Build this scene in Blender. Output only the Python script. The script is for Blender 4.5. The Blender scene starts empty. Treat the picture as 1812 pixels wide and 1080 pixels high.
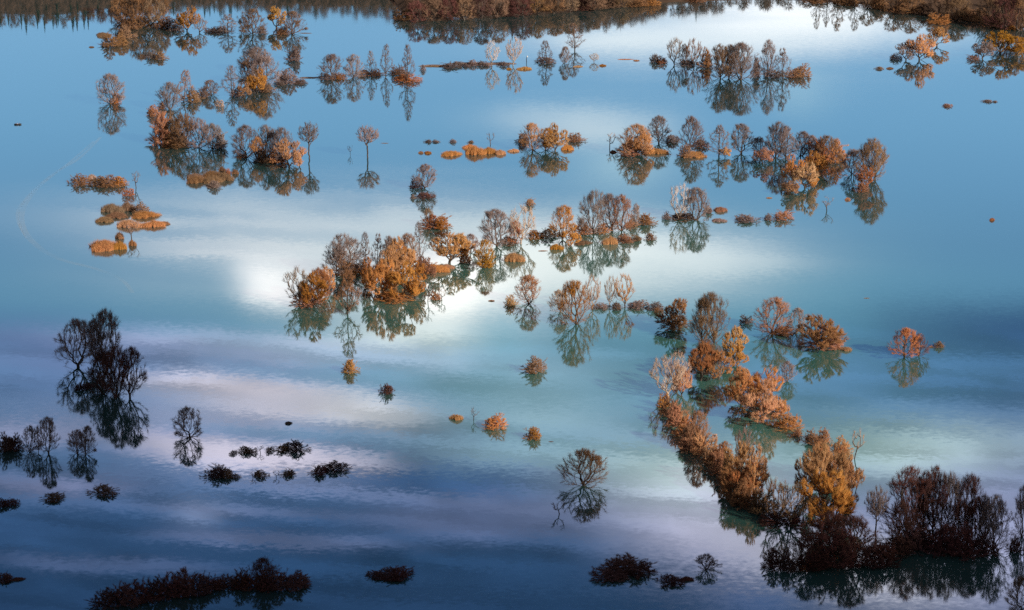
import bpy, math, random
import numpy as np
from mathutils import Vector
R_ = math.radians
S = bpy.context.scene
C = S.collection

# ------------------------------------------------------------------ camera
W0, H0 = 1812, 1080
FPX = 5081.0                       # focal length in photo pixels
PITCH = R_(18.0)
CAM_Z = 400.0
cam = bpy.data.cameras.new('camera'); camo = bpy.data.objects.new('camera', cam); C.objects.link(camo)
camo.location = (0, 0, CAM_Z); camo.rotation_euler = (math.pi / 2 - PITCH, 0, 0)
cam.sensor_width = 36; cam.lens = FPX / W0 * 36; cam.clip_start = 1; cam.clip_end = 30000
S.camera = camo
CP, SP = math.cos(PITCH), math.sin(PITCH)

def ray(x, y):
    u, v = (x - W0 / 2) / FPX, (H0 / 2 - y) / FPX
    return u, CP + v * SP, -SP + v * CP
def at(x, y, z=0.0):
    """point of the lake plane seen at a photo pixel"""
    dx, dy, dz = ray(x, y); t = (z - CAM_Z) / dz
    return Vector((dx * t, dy * t, z))
def mpp(y):
    """metres per photo pixel at the row y of the lake"""
    dx, dy, dz = ray(W0 / 2, y); return (-CAM_Z / dz) / FPX

# ------------------------------------------------------------------ sun, sky, exposure
SUN_EL, SUN_AZ = R_(27.0), R_(38.0)          # azimuth: from +x towards the viewer
SUNV = Vector((math.cos(SUN_EL) * math.cos(SUN_AZ), -math.cos(SUN_EL) * math.sin(SUN_AZ), math.sin(SUN_EL)))
sl = bpy.data.lights.new('sun', 'SUN'); sl.energy = 5.0; sl.angle = R_(0.6); sl.color = (1.0, 0.90, 0.76)
so = bpy.data.objects.new('sun', sl); C.objects.link(so); so.rotation_euler = SUNV.to_track_quat('Z', 'Y').to_euler()
S.view_settings.view_transform = 'Standard'; S.view_settings.look = 'None'
S.view_settings.exposure = 0.0; S.view_settings.gamma = 1.0
S.cycles.max_bounces = 7; S.cycles.diffuse_bounces = 4; S.cycles.glossy_bounces = 3
S.cycles.transparent_max_bounces = 4; S.cycles.use_denoising = False
S.cycles.sample_clamp_indirect = 4.0

def lin(c):
    return tuple(((v / 255) / 12.92 if v <= 10 else (((v / 255) + .055) / 1.055) ** 2.4) for v in c)

class NT:
    """small helper to write node trees"""
    def __init__(s, tree): s.t = tree; s.n = tree.nodes; s.l = tree.links
    def _in(s, sock, v):
        if isinstance(v, bpy.types.NodeSocket): s.l.new(v, sock)
        elif v is not None: sock.default_value = v
    def m(s, op, a, b=None, c=None, clamp=False):
        n = s.n.new('ShaderNodeMath'); n.operation = op; n.use_clamp = clamp
        for i, v in enumerate((a, b, c)):
            if v is not None: s._in(n.inputs[i], v)
        return n.outputs[0]
    def v(s, op, a, b=None, out=0, scale=None):
        n = s.n.new('ShaderNodeVectorMath'); n.operation = op; s._in(n.inputs[0], a)
        if b is not None: s._in(n.inputs[1], b)
        if scale is not None: s._in(n.inputs['Scale'], scale)
        return n.outputs[out]
    def dot(s, a, b): return s.v('DOT_PRODUCT', a, b, out=1)
    def mix(s, f, a, b, mode='MIX'):
        n = s.n.new('ShaderNodeMix'); n.data_type = 'RGBA'; n.blend_type = mode; n.clamp_factor = True
        s._in(n.inputs[0], f); s._in(n.inputs[6], a); s._in(n.inputs[7], b); return n.outputs[2]
    def noise(s, vec, scale, detail=2.0, rough=.5, out=0, dist=0.0):
        n = s.n.new('ShaderNodeTexNoise'); s._in(n.inputs['Vector'], vec); n.inputs['Scale'].default_value = scale
        n.inputs['Detail'].default_value = detail; n.inputs['Roughness'].default_value = rough
        n.inputs['Distortion'].default_value = dist
        return n.outputs[out]
    def comb(s, x, y, z=0.0):
        n = s.n.new('ShaderNodeCombineXYZ')
        for i, v in enumerate((x, y, z)): s._in(n.inputs[i], v)
        return n.outputs[0]
    def sep(s, v):
        n = s.n.new('ShaderNodeSeparateXYZ'); s._in(n.inputs[0], v); return n.outputs
    def smooth(s, x, a, b, lo=0.0, hi=1.0):
        n = s.n.new('ShaderNodeMapRange'); n.interpolation_type = 'SMOOTHSTEP'
        s._in(n.inputs[0], x); n.inputs[1].default_value = a; n.inputs[2].default_value = b
        s._in(n.inputs[3], lo); s._in(n.inputs[4], hi); return n.outputs[0]

WATER_GAIN = 1.9                                   # strength of the mirror coat of the water
def mirror(y):
    """reflectance of the water at the viewing angle of a photo row"""
    c = math.sin(math.atan(-ray(W0 / 2, y)[2] / ray(W0 / 2, y)[1])); n = 1.33
    g = math.sqrt(n * n - 1 + c * c); A = (g - c) / (g + c); B = (c * (g + c) - 1) / (c * (g - c) + 1)
    return min(.9, WATER_GAIN * .5 * A * A * (1 + B * B))
def rad(c, y, body=None):
    """radiance of the sky whose mirror image in the lake has the sRGB colour c"""
    body = body or ((.008, .020, .023) if y < 600 else (.003, .006, .008))
    r = mirror(y); return tuple(max(.004, (a - b * (1 - r)) / r) for a, b in zip(lin(c), body)) + (1,)

# the sky: a clear blue horizon with bright openings and grey-violet cloud, described by direction
wd = bpy.data.worlds.new('World'); S.world = wd; wd.use_nodes = True
wd.cycles.sampling_method = 'MANUAL'; wd.cycles.sample_map_resolution = 1024
k = NT(wd.node_tree); k.n.clear()
outw = k.n.new('ShaderNodeOutputWorld'); bg = k.n.new('ShaderNodeBackground'); k.l.new(bg.outputs[0], outw.inputs[0])
sky = k.n.new('ShaderNodeTexSky'); sky.sky_type = 'NISHITA'; sky.sun_disc = False
sky.sun_elevation = SUN_EL; sky.sun_rotation = math.pi / 2 + SUN_AZ
tc = k.n.new('ShaderNodeTexCoord'); D = tc.outputs['Generated']
fw = k.dot(D, (0, CP, SP)); fwc = k.m('MAXIMUM', fw, .05)
u = k.m('DIVIDE', k.dot(D, (1, 0, 0)), fwc)
v = k.m('DIVIDE', k.dot(D, (0, -SP, CP)), fwc)     # grows with height above the horizon
P = k.comb(u, v, 0.0)
wob = k.v('SCALE', k.v('SUBTRACT', k.noise(P, 26.0, 3.0, .55, out=1), (.5, .5, .5)), scale=.018)
wob = k.v('MULTIPLY', wob, (.8, .34, 0))
PW = k.v('ADD', P, wob)
# long thin cirrus streaks
st = k.noise(k.v('MULTIPLY', k.comb(u, k.m('ADD', v, k.m('MULTIPLY', u, -.06))), (7.0, 120.0, 1.0)), 1.0, 5.0, .62, dist=.5)
streak = k.smooth(st, .38, .62)
pu = lambda x: (x - W0 / 2) / FPX
pv = lambda y: (y - H0 / 2) / FPX
vw = k.sep(PW)
cr = k.n.new('ShaderNodeValToRGB'); k._in(cr.inputs[0], k.m('DIVIDE', k.m('SUBTRACT', vw[1], pv(-100)), pv(1200) - pv(-100), clamp=True))
stops = [(-100, (123, 173, 210)), (60, (117, 167, 205)), (220, (106, 157, 195)), (330, (97, 146, 184)), (430, (88, 134, 171)),
         (520, (84, 132, 166)), (590, (80, 128, 160)), (660, (82, 117, 151)), (760, (86, 113, 147)), (850, (62, 92, 130)),
         (930, (48, 78, 116)), (1010, (39, 67, 102)), (1090, (35, 59, 91)), (1200, (35, 55, 86))]
while len(cr.color_ramp.elements) < len(stops): cr.color_ramp.elements.new(.5)
for e, (y, c) in zip(cr.color_ramp.elements, stops):
    e.position = (y + 100) / 1300.0; e.color = rad(c, y)
col = cr.outputs[0]
def cloud(x, y, sx, sy, c, amt=1.0, tilt=0.0, st_amt=0.0, body=None, p=1.0):
    """one soft bank of cloud or opening in the sky, by direction"""
    global col
    d = k.v('SUBTRACT', PW, (pu(x), pv(y), 0))
    ct, sn = math.cos(tilt), math.sin(tilt)
    a = k.m('MULTIPLY', k.dot(d, (ct, sn, 0)), FPX / sx); b = k.m('MULTIPLY', k.dot(d, (-sn, ct, 0)), FPX / sy)
    r2 = k.m('ADD', k.m('MULTIPLY', a, a), k.m('MULTIPLY', b, b))
    if p != 1.0: r2 = k.m('POWER', r2, p)
    g = k.m('MULTIPLY', k.m('EXPONENT', k.m('MULTIPLY', r2, -1.0)), amt)
    if st_amt: g = k.m('MULTIPLY', g, k.smooth(streak, 0, 1, 1 - st_amt, 1.0))
    col = k.mix(g, col, rad(c, y, body))
LIT = (.02, .075, .08)
# right and lower dark blue sky
cloud(1830, 590, 340, 62, (44, 72, 116), 1.0, 0, 0, p=1.5)
cloud(1700, 690, 330, 70, (56, 90, 140), .9)
cloud(60, 600, 260, 40, (82, 112, 158), .6)
cloud(90, 690, 240, 40, (86, 118, 164), .6)
# violet streaks on the left
cloud(520, 620, 400, 28, (176, 182, 214), .95, .06, .5, p=2)
cloud(330, 655, 330, 50, (132, 148, 188), .6, .04, .7)
cloud(860, 640, 300, 36, (140, 172, 194), .55, .07, .4)
cloud(110, 630, 170, 50, (92, 112, 156), .6, .02, .3)
cloud(490, 706, 250, 32, (226, 220, 232), .95, .10, .3, p=2)
cloud(640, 728, 110, 26, (222, 224, 226), .8, .1, .2)
cloud(560, 764, 220, 15, (86, 122, 152), .85, .08, .2, p=2)
cloud(300, 700, 120, 14, (104, 128, 162), .6, .08)
cloud(900, 690, 300, 26, (96, 140, 168), .5, .06)
cloud(940, 730, 160, 60, (150, 180, 192), .6, .0, .4, LIT)
cloud(900, 800, 200, 26, (142, 172, 184), .6, .05, .3)
cloud(60, 768, 120, 18, (164, 166, 198), .85, .02, .3, p=2)
cloud(270, 772, 120, 16, (168, 170, 200), .8, .08, .4)
cloud(450, 806, 220, 26, (222, 216, 234), .95, .06, .2, p=2)
cloud(270, 838, 180, 16, (86, 108, 144), .75, .05, .2, p=2)
cloud(80, 858, 150, 16, (136, 144, 182), .85, .04, .3)
cloud(540, 855, 150, 18, (118, 130, 166), .7, .1, .3)
cloud(80, 930, 190, 34, (48, 78, 118), .7, .02)
cloud(362, 908, 56, 28, (134, 152, 190), .75, .0, .4)
cloud(520, 930, 150, 12, (56, 88, 130), .85, .03, .2, p=2)
cloud(760, 858, 210, 15, (52, 82, 124), .85, .12, .2, p=2)
cloud(860, 915, 230, 40, (92, 106, 142), .85, .0, .2, p=2)
cloud(490, 958, 230, 13, (98, 112, 148), .85, .04, .2, p=2)
cloud(180, 1000, 230, 14, (74, 92, 128), .9, .05, .1, p=2)
cloud(420, 650, 260, 8, (92, 108, 150), .75, .07, .3)
cloud(330, 618, 240, 6, (104, 122, 164), .7, .06, .3)
cloud(620, 668, 300, 9, (112, 148, 176), .7, .07, .3)
cloud(380, 742, 220, 8, (178, 180, 208), .7, .08, .3)
cloud(220, 800, 160, 7, (92, 108, 148), .7, .07, .3)
cloud(700, 880, 260, 7, (116, 128, 164), .75, .09, .3)
cloud(430, 905, 240, 7, (110, 124, 162), .7, .04, .3)
# the lower right opening
cloud(1230, 850, 170, 54, (192, 210, 208), .9, .1, .2)
cloud(1300, 940, 210, 74, (180, 180, 204), .95, .2)
cloud(1600, 800, 230, 50, (168, 198, 196), .9, .0, 0, LIT)
cloud(1740, 960, 240, 130, (158, 164, 198), .9, .1)
cloud(1530, 1005, 170, 46, (222, 224, 236), .9, .1)
cloud(1320, 1050, 120, 40, (90, 108, 150), .4, .2)
cloud(1370, 1065, 90, 40, (52, 84, 130), .6)
# upper openings, very bright
cloud(1390, 36, 220, 44, (272, 272, 272), 1.0, -.06, .1)
cloud(1330, 66, 300, 40, (232, 244, 250), .85, -.04, .2)
cloud(1090, 70, 130, 20, (228, 240, 246), .8, .0)
cloud(1420, 165, 60, 40, (150, 190, 212), .6)
cloud(1010, 212, 140, 26, (186, 208, 222), .85, .0, .25)
cloud(1060, 235, 110, 24, (206, 220, 228), .8, .0, .2)
cloud(1110, 290, 90, 50, (160, 194, 212), .7)
# the middle band
cloud(560, 378, 330, 38, (184, 202, 214), .8, .03, .75, LIT)
cloud(590, 418, 330, 36, (214, 222, 228), .85, .05, .85, LIT)
cloud(1000, 400, 200, 30, (180, 204, 214), .6, .0, .3, LIT)
cloud(640, 455, 420, 84, (190, 210, 220), .7, .0, .35, LIT)
cloud(1000, 470, 330, 74, (206, 220, 226), .7, .0, .3, LIT)
cloud(400, 452, 150, 9, (226, 232, 236), .9, .06, .3, LIT)
cloud(330, 430, 130, 8, (208, 218, 226), .8, .05, .3, LIT)
cloud(450, 398, 170, 9, (214, 224, 230), .8, .04, .3, LIT)
cloud(520, 436, 160, 10, (226, 232, 234), .8, .05, .3, LIT)
cloud(486, 502, 58, 38, (275, 275, 275), 1.0, .15, .25, LIT, p=1.2)
cloud(580, 540, 80, 22, (214, 228, 230), .7, .1, .3, LIT)
cloud(540, 474, 110, 44, (226, 234, 238), .7, .05, .25, LIT)
cloud(1020, 462, 280, 42, (268, 270, 268), 1.0, -.02, .3, LIT, p=1.3)
cloud(900, 470, 300, 60, (216, 228, 228), .7, -.02, .35, LIT)
cloud(1180, 470, 200, 34, (190, 208, 218), .7, .0, .5, LIT)
cloud(800, 520, 130, 66, (272, 272, 268), 1.0, .0, 0, LIT, p=1.5)
cloud(740, 588, 150, 28, (220, 232, 232), .9, .0, .2, LIT)
cloud(880, 590, 60, 60, (96, 150, 178), .6)
fine = k.noise(k.v('MULTIPLY', k.comb(u, k.m('ADD', v, k.m('MULTIPLY', u, -.075))), (14.0, 190.0, 1.0)), 1.0, 4.0, .6, dist=.5)
low = k.smooth(v, pv(540), pv(640))
col = k.v('SCALE', col, scale=k.m('ADD', 1.0, k.m('MULTIPLY', low, k.smooth(fine, .3, .7, -.42, .42))))
# outside this quarter of the sky: heavier, darker cloud with a little blue
far = k.mix(k.smooth(k.noise(D, 2.4, 5.0, .6), .42, .62), (.034, .040, .058, 1), (.085, .09, .11, 1))
nsky = k.v('SCALE', sky.outputs[0], scale=.015)
back = k.v('ADD', far, nsky)
edge = k.m('MULTIPLY', k.m('MULTIPLY', k.smooth(k.m('ABSOLUTE', u), .19, .27, 1.0, 0.0), k.smooth(k.m('ABSOLUTE', k.m('SUBTRACT', v, .004)), .122, .17, 1.0, 0.0)), k.smooth(fw, .3, .6))
col = k.mix(edge, back, col)
# Background strength .1: the colours above are radiances, so they go in ten times as large
k._in(bg.inputs[0], k.v('SCALE', col, scale=10.0)); bg.inputs[1].default_value = .1

# ------------------------------------------------------------------ helpers: naming, materials, meshes
def tag(o, label=None, cat=None, group=None, kind=None):
    if label: o['label'] = label
    if cat: o['category'] = cat
    if group: o['group'] = group
    if kind: o['kind'] = kind
    return o

def new_mat(name):
    m = bpy.data.materials.new(name); m.use_nodes = True; t = NT(m.node_tree); t.n.clear()
    o = t.n.new('ShaderNodeOutputMaterial'); return m, t, o

def plant_mat(name, base, alt, rough=.85, var=.3):
    m, t, o = new_mat(name)
    oi = t.n.new('ShaderNodeObjectInfo'); tcn = t.n.new('ShaderNodeTexCoord')
    nz = t.noise(tcn.outputs['Object'], 5.0, 3.0, .6)
    c = t.mix(t.smooth(nz, .35, .65), base + (1,), alt + (1,))
    hs = t.n.new('ShaderNodeHueSaturation'); t._in(hs.inputs['Color'], c)
    t._in(hs.inputs['Value'], t.m('ADD', t.m('MULTIPLY', oi.outputs['Random'], var * 2), 1 - var))
    t._in(hs.inputs['Hue'], t.m('ADD', t.m('MULTIPLY', t.m('FRACT', t.m('MULTIPLY', oi.outputs['Random'], 7.31)), .020), .491))
    t._in(hs.inputs['Saturation'], t.m('ADD', .84, t.m('MULTIPLY', t.m('FRACT', t.m('MULTIPLY', oi.outputs['Random'], 3.77)), .30)))
    b = t.n.new('ShaderNodeBsdfPrincipled'); t._in(b.inputs['Base Color'], hs.outputs[0]); b.inputs['Roughness'].default_value = rough
    b.inputs['Specular IOR Level'].default_value = .15
    t.l.new(b.outputs[0], o.inputs[0]); return m

MATS = {
    'm': plant_mat('twigs_grey_brown', (.23, .165, .155), (.32, .225, .20)),
    'b': plant_mat('twigs_brown', (.25, .145, .09), (.34, .19, .105)),
    'r': plant_mat('twigs_rust', (.40, .17, .08), (.50, .225, .095)),
    'o': plant_mat('twigs_orange', (.56, .26, .11), (.66, .34, .15), var=.2),
    'g': plant_mat('twigs_golden', (.56, .29, .10), (.48, .23, .08), var=.2),
    'p': plant_mat('twigs_pale', (.52, .36, .27), (.62, .44, .34), var=.15),
    'w': plant_mat('twigs_white', (.74, .64, .60), (.66, .52, .46), var=.1),
    'd': plant_mat('twigs_dark_red', (.15, .07, .06), (.19, .08, .07)),
}
BARK = plant_mat('bark_dark', (.085, .065, .055), (.13, .10, .085))
BARK_P = plant_mat('bark_pale', (.42, .33, .27), (.50, .40, .33), var=.1)
COLOURS = {'m': 'grey-brown', 'b': 'brown', 'r': 'rust-coloured', 'o': 'orange', 'g': 'golden', 'p': 'pale', 'w': 'whitish', 'd': 'dark red-brown'}

def mesh_from(name, V, F, mat=None, smooth=False):
    me = bpy.data.meshes.new(name)
    V = np.asarray(V, dtype=np.float32); F = np.asarray(F, dtype=np.int32)
    n = F.shape[1]
    me.vertices.add(len(V)); me.vertices.foreach_set('co', V.ravel())
    me.loops.add(F.size); me.loops.foreach_set('vertex_index', F.ravel())
    me.polygons.add(len(F)); me.polygons.foreach_set('loop_start', np.arange(0, F.size, n, dtype=np.int32))
    if smooth: me.polygons.foreach_set('use_smooth', np.ones(len(F), dtype=bool))
    me.update(calc_edges=True)
    if mat: me.materials.append(mat)
    return me

def frames(d):
    d = d / np.maximum(np.linalg.norm(d, axis=1, keepdims=True), 1e-9)
    a = np.where(np.abs(d[:, 2:3]) < .9, np.array([[0, 0, 1.]]), np.array([[1., 0, 0]]))
    s = np.cross(d, a); s /= np.linalg.norm(s, axis=1, keepdims=True)
    return s, np.cross(d, s)

def tubes(p0, p1, r0, r1, sides=3):
    """tapered prisms (quads), one per segment; returns V, F"""
    p0, p1 = np.asarray(p0, float), np.asarray(p1, float); n = len(p0)
    s, t = frames(p1 - p0); ang = np.arange(sides) * 2 * math.pi / sides
    ring = np.cos(ang)[None, :, None] * s[:, None, :] + np.sin(ang)[None, :, None] * t[:, None, :]
    V = np.concatenate([p0[:, None] + ring * np.asarray(r0).reshape(-1, 1, 1), p1[:, None] + ring * np.asarray(r1).reshape(-1, 1, 1)], 1).reshape(-1, 3)
    i = np.arange(sides); j = (i + 1) % sides
    f = np.stack([i, j, j + sides, i + sides], 1)
    F = (f[None] + (np.arange(n) * 2 * sides)[:, None, None]).reshape(-1, 4)
    return V, F
def cones(p0, p1, r0):
    """pointed three-sided twigs (triangles), one per segment"""
    p0, p1 = np.asarray(p0, float), np.asarray(p1, float); n = len(p0)
    s, t = frames(p1 - p0); ang = np.arange(3) * 2 * math.pi / 3
    ring = np.cos(ang)[None, :, None] * s[:, None, :] + np.sin(ang)[None, :, None] * t[:, None, :]
    V = np.concatenate([p0[:, None] + ring * np.asarray(r0).reshape(-1, 1, 1), p1[:, None]], 1).reshape(-1, 3)
    f = np.array([(0, 1, 3), (1, 2, 3), (2, 0, 3)])
    return V, (f[None] + (np.arange(n) * 4)[:, None, None]).reshape(-1, 3)
def tri(VF):
    V, F = VF; return V, np.concatenate([F[:, [0, 1, 2]], F[:, [0, 2, 3]]])
def joinVF(parts):
    Vs, Fs, o = [], [], 0
    for V, F in parts:
        Vs.append(V); Fs.append(F + o); o += len(V)
    return np.concatenate(Vs), np.concatenate(Fs)

# ------------------------------------------------------------------ plants: a skeleton grown to points of the crown, then twigs
def skeleton(rng, starts, pts, alpha=.3):
    """joins each crown point to the nearest cheap node; returns node positions, parents"""
    pos = [np.array(p, float) for p, _ in starts]; par = [q for _, q in starts]
    cost = [0.0] * len(pos)
    for i, q in enumerate(par):
        if q >= 0: cost[i] = cost[q] + np.linalg.norm(pos[i] - pos[q])
    order = np.argsort(np.linalg.norm(pts - pos[0], axis=1) + rng.normal(0, .02, len(pts)))
    A = np.zeros((len(starts) + 3 * len(pts), 3)); K = np.zeros(len(A)); n = len(pos)
    A[:n] = pos; K[:n] = cost; par = list(par)
    for i in order:
        p = pts[i]; d = p - A[:n]; L = np.linalg.norm(d, axis=1)
        sc = L + alpha * K[:n] + np.where(d[:, 2] < -.02, .25, 0) + .15 * np.maximum(0, -d[:, 2] / (L + 1e-6))
        b = int(np.argmin(sc)); l = L[b]; q = b
        steps = 2 if l > .10 else 1
        for s in range(1, steps + 1):
            f = s / steps; w = A[b] + (p - A[b]) * f
            if s < steps: w = w + rng.normal(0, .04 * l, 3) + np.array([0, 0, -.04 * l])
            A[n] = w; K[n] = K[q] + np.linalg.norm(w - A[q]); par.append(q); q = n; n += 1
    return A[:n], np.array(par)

def grow(rng, starts, pts, r_tip, r_trunk, twigs, tl, tr, up=.25, out=.6, alpha=.3, cut=.35, curl=.5, ctr=(0, 0, .3)):
    A, par = skeleton(rng, starts, pts, alpha); n = len(A)
    kids = np.zeros(n, int); w = np.zeros(n)
    for i in range(n - 1, -1, -1):
        if kids[i] == 0: w[i] = 1.0
        if par[i] >= 0: kids[par[i]] += 1; w[par[i]] += w[i]
    r = r_tip * w ** .5; r *= 1 if r.max() <= r_trunk else 1
    ex = math.log(r_trunk / r_tip) / max(math.log(w.max()), 1e-6); r = r_tip * w ** ex
    idx = np.array([i for i in range(n) if par[i] >= 0]); pp = par[idx]
    thick = r[idx] > r_tip + (r_trunk - r_tip) * cut * .35
    ra = np.minimum(r[pp], r[idx] * 1.35)
    tV, tF = tubes(A[pp[thick]], A[idx[thick]], ra[thick], r[idx[thick]], 5)
    parts = [tri(tubes(A[pp[~thick]], A[idx[~thick]], ra[~thick], r[idx[~thick]], 3))] if (~thick).any() else []
    # twigs at tips and thin nodes, each with finer side twigs
    thin = [i for i in idx if w[i] <= 6]
    base, d0 = [], []
    for i in thin:
        dd = A[i] - A[par[i]]; dd /= np.linalg.norm(dd) + 1e-9
        o = A[i] - np.array(ctr); o /= np.linalg.norm(o) + 1e-9
        k_ = twigs if kids[i] == 0 else twigs // 2
        f = rng.random(k_)[:, None]
        base.append(A[par[i]] * (1 - f) + A[i] * f)
        d = dd * .5 + o * out + np.array([0, 0, up]) + rng.normal(0, curl, (k_, 3)); d0.append(d / np.linalg.norm(d, axis=1, keepdims=True))
    base = np.concatenate(base); d0 = np.concatenate(d0); m = len(base)
    L = tl * rng.uniform(.5, 1.3, (m, 1)); tip = base + d0 * L
    parts.append(cones(base, tip, np.full(m, tr * 1.2)))
    for q in range(2):
        f = rng.uniform(.15, .8, (m, 1)); b2 = base + d0 * L * f
        d2 = d0 + rng.normal(0, .45, (m, 3)) + np.array([0, 0, up * .5]); d2 /= np.linalg.norm(d2, axis=1, keepdims=True)
        parts.append(cones(b2, b2 + d2 * L * .7, np.full(m, tr * .9)))
    cV, cF = joinVF(parts)
    lo = -.03
    for V in (tV, cV):
        V[:, 2] = np.maximum(V[:, 2], lo)
    # normalise the crown to unit height and width
    h = np.percentile(cV[:, 2], 99.7); rx = np.percentile(np.abs(cV[:, :2]), 99.2)
    for V in (tV, cV):
        V[:, 2] /= h; V[:, :2] *= .5 / rx
    return (tV, tF), (cV, cF)

def ball(rng, n, c, rx, rz, shell=.45):
    d = rng.normal(0, 1, (n, 3)); d /= np.linalg.norm(d, axis=1, keepdims=True)
    q = (shell + (1 - shell) * rng.random(n)) ** .6
    return np.array(c) + d * q[:, None] * np.array([rx, rx, rz])
def trunk_nodes(rng, top, n=5, lean=.03):
    ang = rng.uniform(0, 6.28); res = [(np.array([0, 0, -.03]), -1)]
    for i in range(1, n + 1):
        z = top * i / n
        res.append((np.array([lean * math.cos(ang) * z + rng.normal(0, .008), lean * math.sin(ang) * z + rng.normal(0, .008), z]), i - 1))
    return res

def dome(r, n, zlo, zmid, rmax, rlow, shell=.12, sq=2.3):
    """points of a broad rounded crown, widest at zmid"""
    z = zlo + (1 - zlo) * r.random(n) ** .85
    rr = np.where(z > zmid, rmax * np.clip(1 - ((z - zmid) / (1.0 - zmid)) ** sq, 0, 1) ** (1 / sq), rlow + (rmax - rlow) * np.clip((z - zlo) / (zmid - zlo), 0, 1) ** .7)
    a = r.uniform(0, 6.28, n); ph = r.uniform(0, 6.28, 3)
    rr = rr * (1 + .13 * np.sin(2 * a + ph[0]) + .10 * np.sin(3 * a + 5 * z + ph[1]) + .06 * np.sin(5 * a - 9 * z + ph[2]))
    q = (shell + (1 - shell) * r.random(n)) ** .66 * rr
    return np.stack([np.cos(a) * q, np.sin(a) * q, z], 1)
def proto_round(seed):
    """a spreading crown: uneven dome, a few limbs that push out of it, a few that are missing"""
    r = np.random.default_rng(seed); top = r.uniform(.08, .36)
    pts = dome(r, 250, r.uniform(.04, .14), r.uniform(.28, .5), .43, r.uniform(.2, .42), sq=r.uniform(1.5, 2.3))
    for i in range(r.integers(5, 9)):
        a = r.uniform(0, 6.28); z = r.uniform(.2, .92); d = .40 * min(1, 1.5 * (1.08 - z)) * r.uniform(.75, 1.2); w_ = r.uniform(.08, .16)
        pts = np.concatenate([pts, ball(r, 20, (d * math.cos(a), d * math.sin(a), z), w_, w_ * r.uniform(.7, 1.1), .1)])
    for i in range(3):
        a = r.uniform(0, 6.28); z = r.uniform(.2, .85); c = np.array([.4 * math.cos(a), .4 * math.sin(a), z])
        pts = pts[np.linalg.norm((pts - c) * np.array([1, 1, .8]), axis=1) > r.uniform(.1, .2)]
    pts = pts[pts[:, 2] > .03]
    return grow(r, trunk_nodes(r, top, lean=r.uniform(0, .16)), pts, .0022, .032, 18, .075, .00115, up=.25, out=.55, alpha=r.uniform(.6, .95), ctr=(0, 0, .25), curl=.55)
def proto_pale(seed):
    r = np.random.default_rng(seed)
    pts = ball(r, 130, (0, 0, .56), .42, .43); pts = pts[pts[:, 2] > .08]
    return grow(r, trunk_nodes(r, .1), pts, .004, .028, 10, .10, .0022, up=.6, out=.6, alpha=.5, ctr=(0, 0, 0))
def proto_tall(seed):
    r = np.random.default_rng(seed); n = 200; z = r.uniform(.10, .98, n)
    rad_ = .46 * np.clip(1.25 * (1.06 - z), 0, 1) ** .75 * np.clip((z + .02) * 3.2, .4, 1)
    rad_ *= r.uniform(.75, 1.1) + .2 * np.sin(z * 13 + r.uniform(0, 6))
    a = r.uniform(0, 6.28, n); q = np.sqrt(r.uniform(.1, 1, n)) * rad_
    pts = np.stack([np.cos(a) * q, np.sin(a) * q, z + q * .12], 1)
    return grow(r, trunk_nodes(r, .9, 11, .02), pts, .003, .026, 14, .07, .0015, up=.2, out=.5, alpha=.15, ctr=(0, 0, .4), cut=.3)
def proto_lolly(seed):
    r = np.random.default_rng(seed)
    pts = np.concatenate([ball(r, 190, (0, 0, .71), .44, .27, .1), ball(r, 50, (.2, .1, .64), .24, .18)])
    return grow(r, trunk_nodes(r, .42, 6, .05), pts, .0032, .028, 16, .075, .0015, up=.35, out=.7, alpha=.4)
def proto_willow(seed):
    r = np.random.default_rng(seed); P_ = []
    n = r.integers(10, 14)
    for i in range(n):
        a = 6.28 * i / n + r.uniform(-.4, .4); d = r.uniform(.16, .38); z = r.uniform(.2, .74)
        P_.append(ball(r, 38, (d * math.cos(a), d * math.sin(a), z), r.uniform(.10, .18), r.uniform(.10, .17), .45))
    P_.append(ball(r, 50, (r.uniform(-.15, .15), r.uniform(-.15, .15), .78), .17, .17, .5))
    pts = np.concatenate(P_); pts = pts[pts[:, 2] > .06]
    st = [(np.array([0, 0, -.03]), -1), (np.array([.01, 0, .06]), 0)]
    for i in range(5):
        a = r.uniform(0, 6.28); st.append((np.array([.09 * math.cos(a), .09 * math.sin(a), .16]), 1))
    return grow(r, st, pts, .0022, .028, 34, .075, .00105, up=.8, out=.65, alpha=.5, curl=.32)
def proto_bush(seed):
    """many stems from the water; several unequal lobes, a ragged skirt, a few long whips"""
    r = np.random.default_rng(seed); P_ = []
    for i in range(r.integers(4, 7)):
        a = r.uniform(0, 6.28); d = r.uniform(0, .3); hh = r.uniform(.45, .95) if i else 1.0; w_ = r.uniform(.16, .28)
        P_.append(ball(r, 75, (d * math.cos(a), d * math.sin(a), hh * .25), w_, hh * .72, .4))
    a = r.uniform(0, 6.28, 46); q = r.uniform(.2, .48, 46); P_.append(np.stack([np.cos(a) * q, np.sin(a) * q, r.uniform(.02, .22, 46)], 1))
    a = r.uniform(0, 6.28, 7); q = r.uniform(.1, .45, 7); P_.append(np.stack([np.cos(a) * q, np.sin(a) * q, r.uniform(.7, 1.05, 7) * (1 - q * .8)], 1))
    pts = np.concatenate(P_); pts = pts[pts[:, 2] > .015]
    st = [(np.array([0, 0, -.03]), -1)]
    for i in range(14):
        a = r.uniform(0, 6.28); q = r.uniform(.06, .32); st.append((np.array([q * math.cos(a), q * math.sin(a), .01]), 0))
    return grow(r, st, pts, .0028, .013, 30, .085, .0015, up=.6, out=.6, alpha=.55, ctr=(0, 0, -.15), curl=.45)
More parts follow.
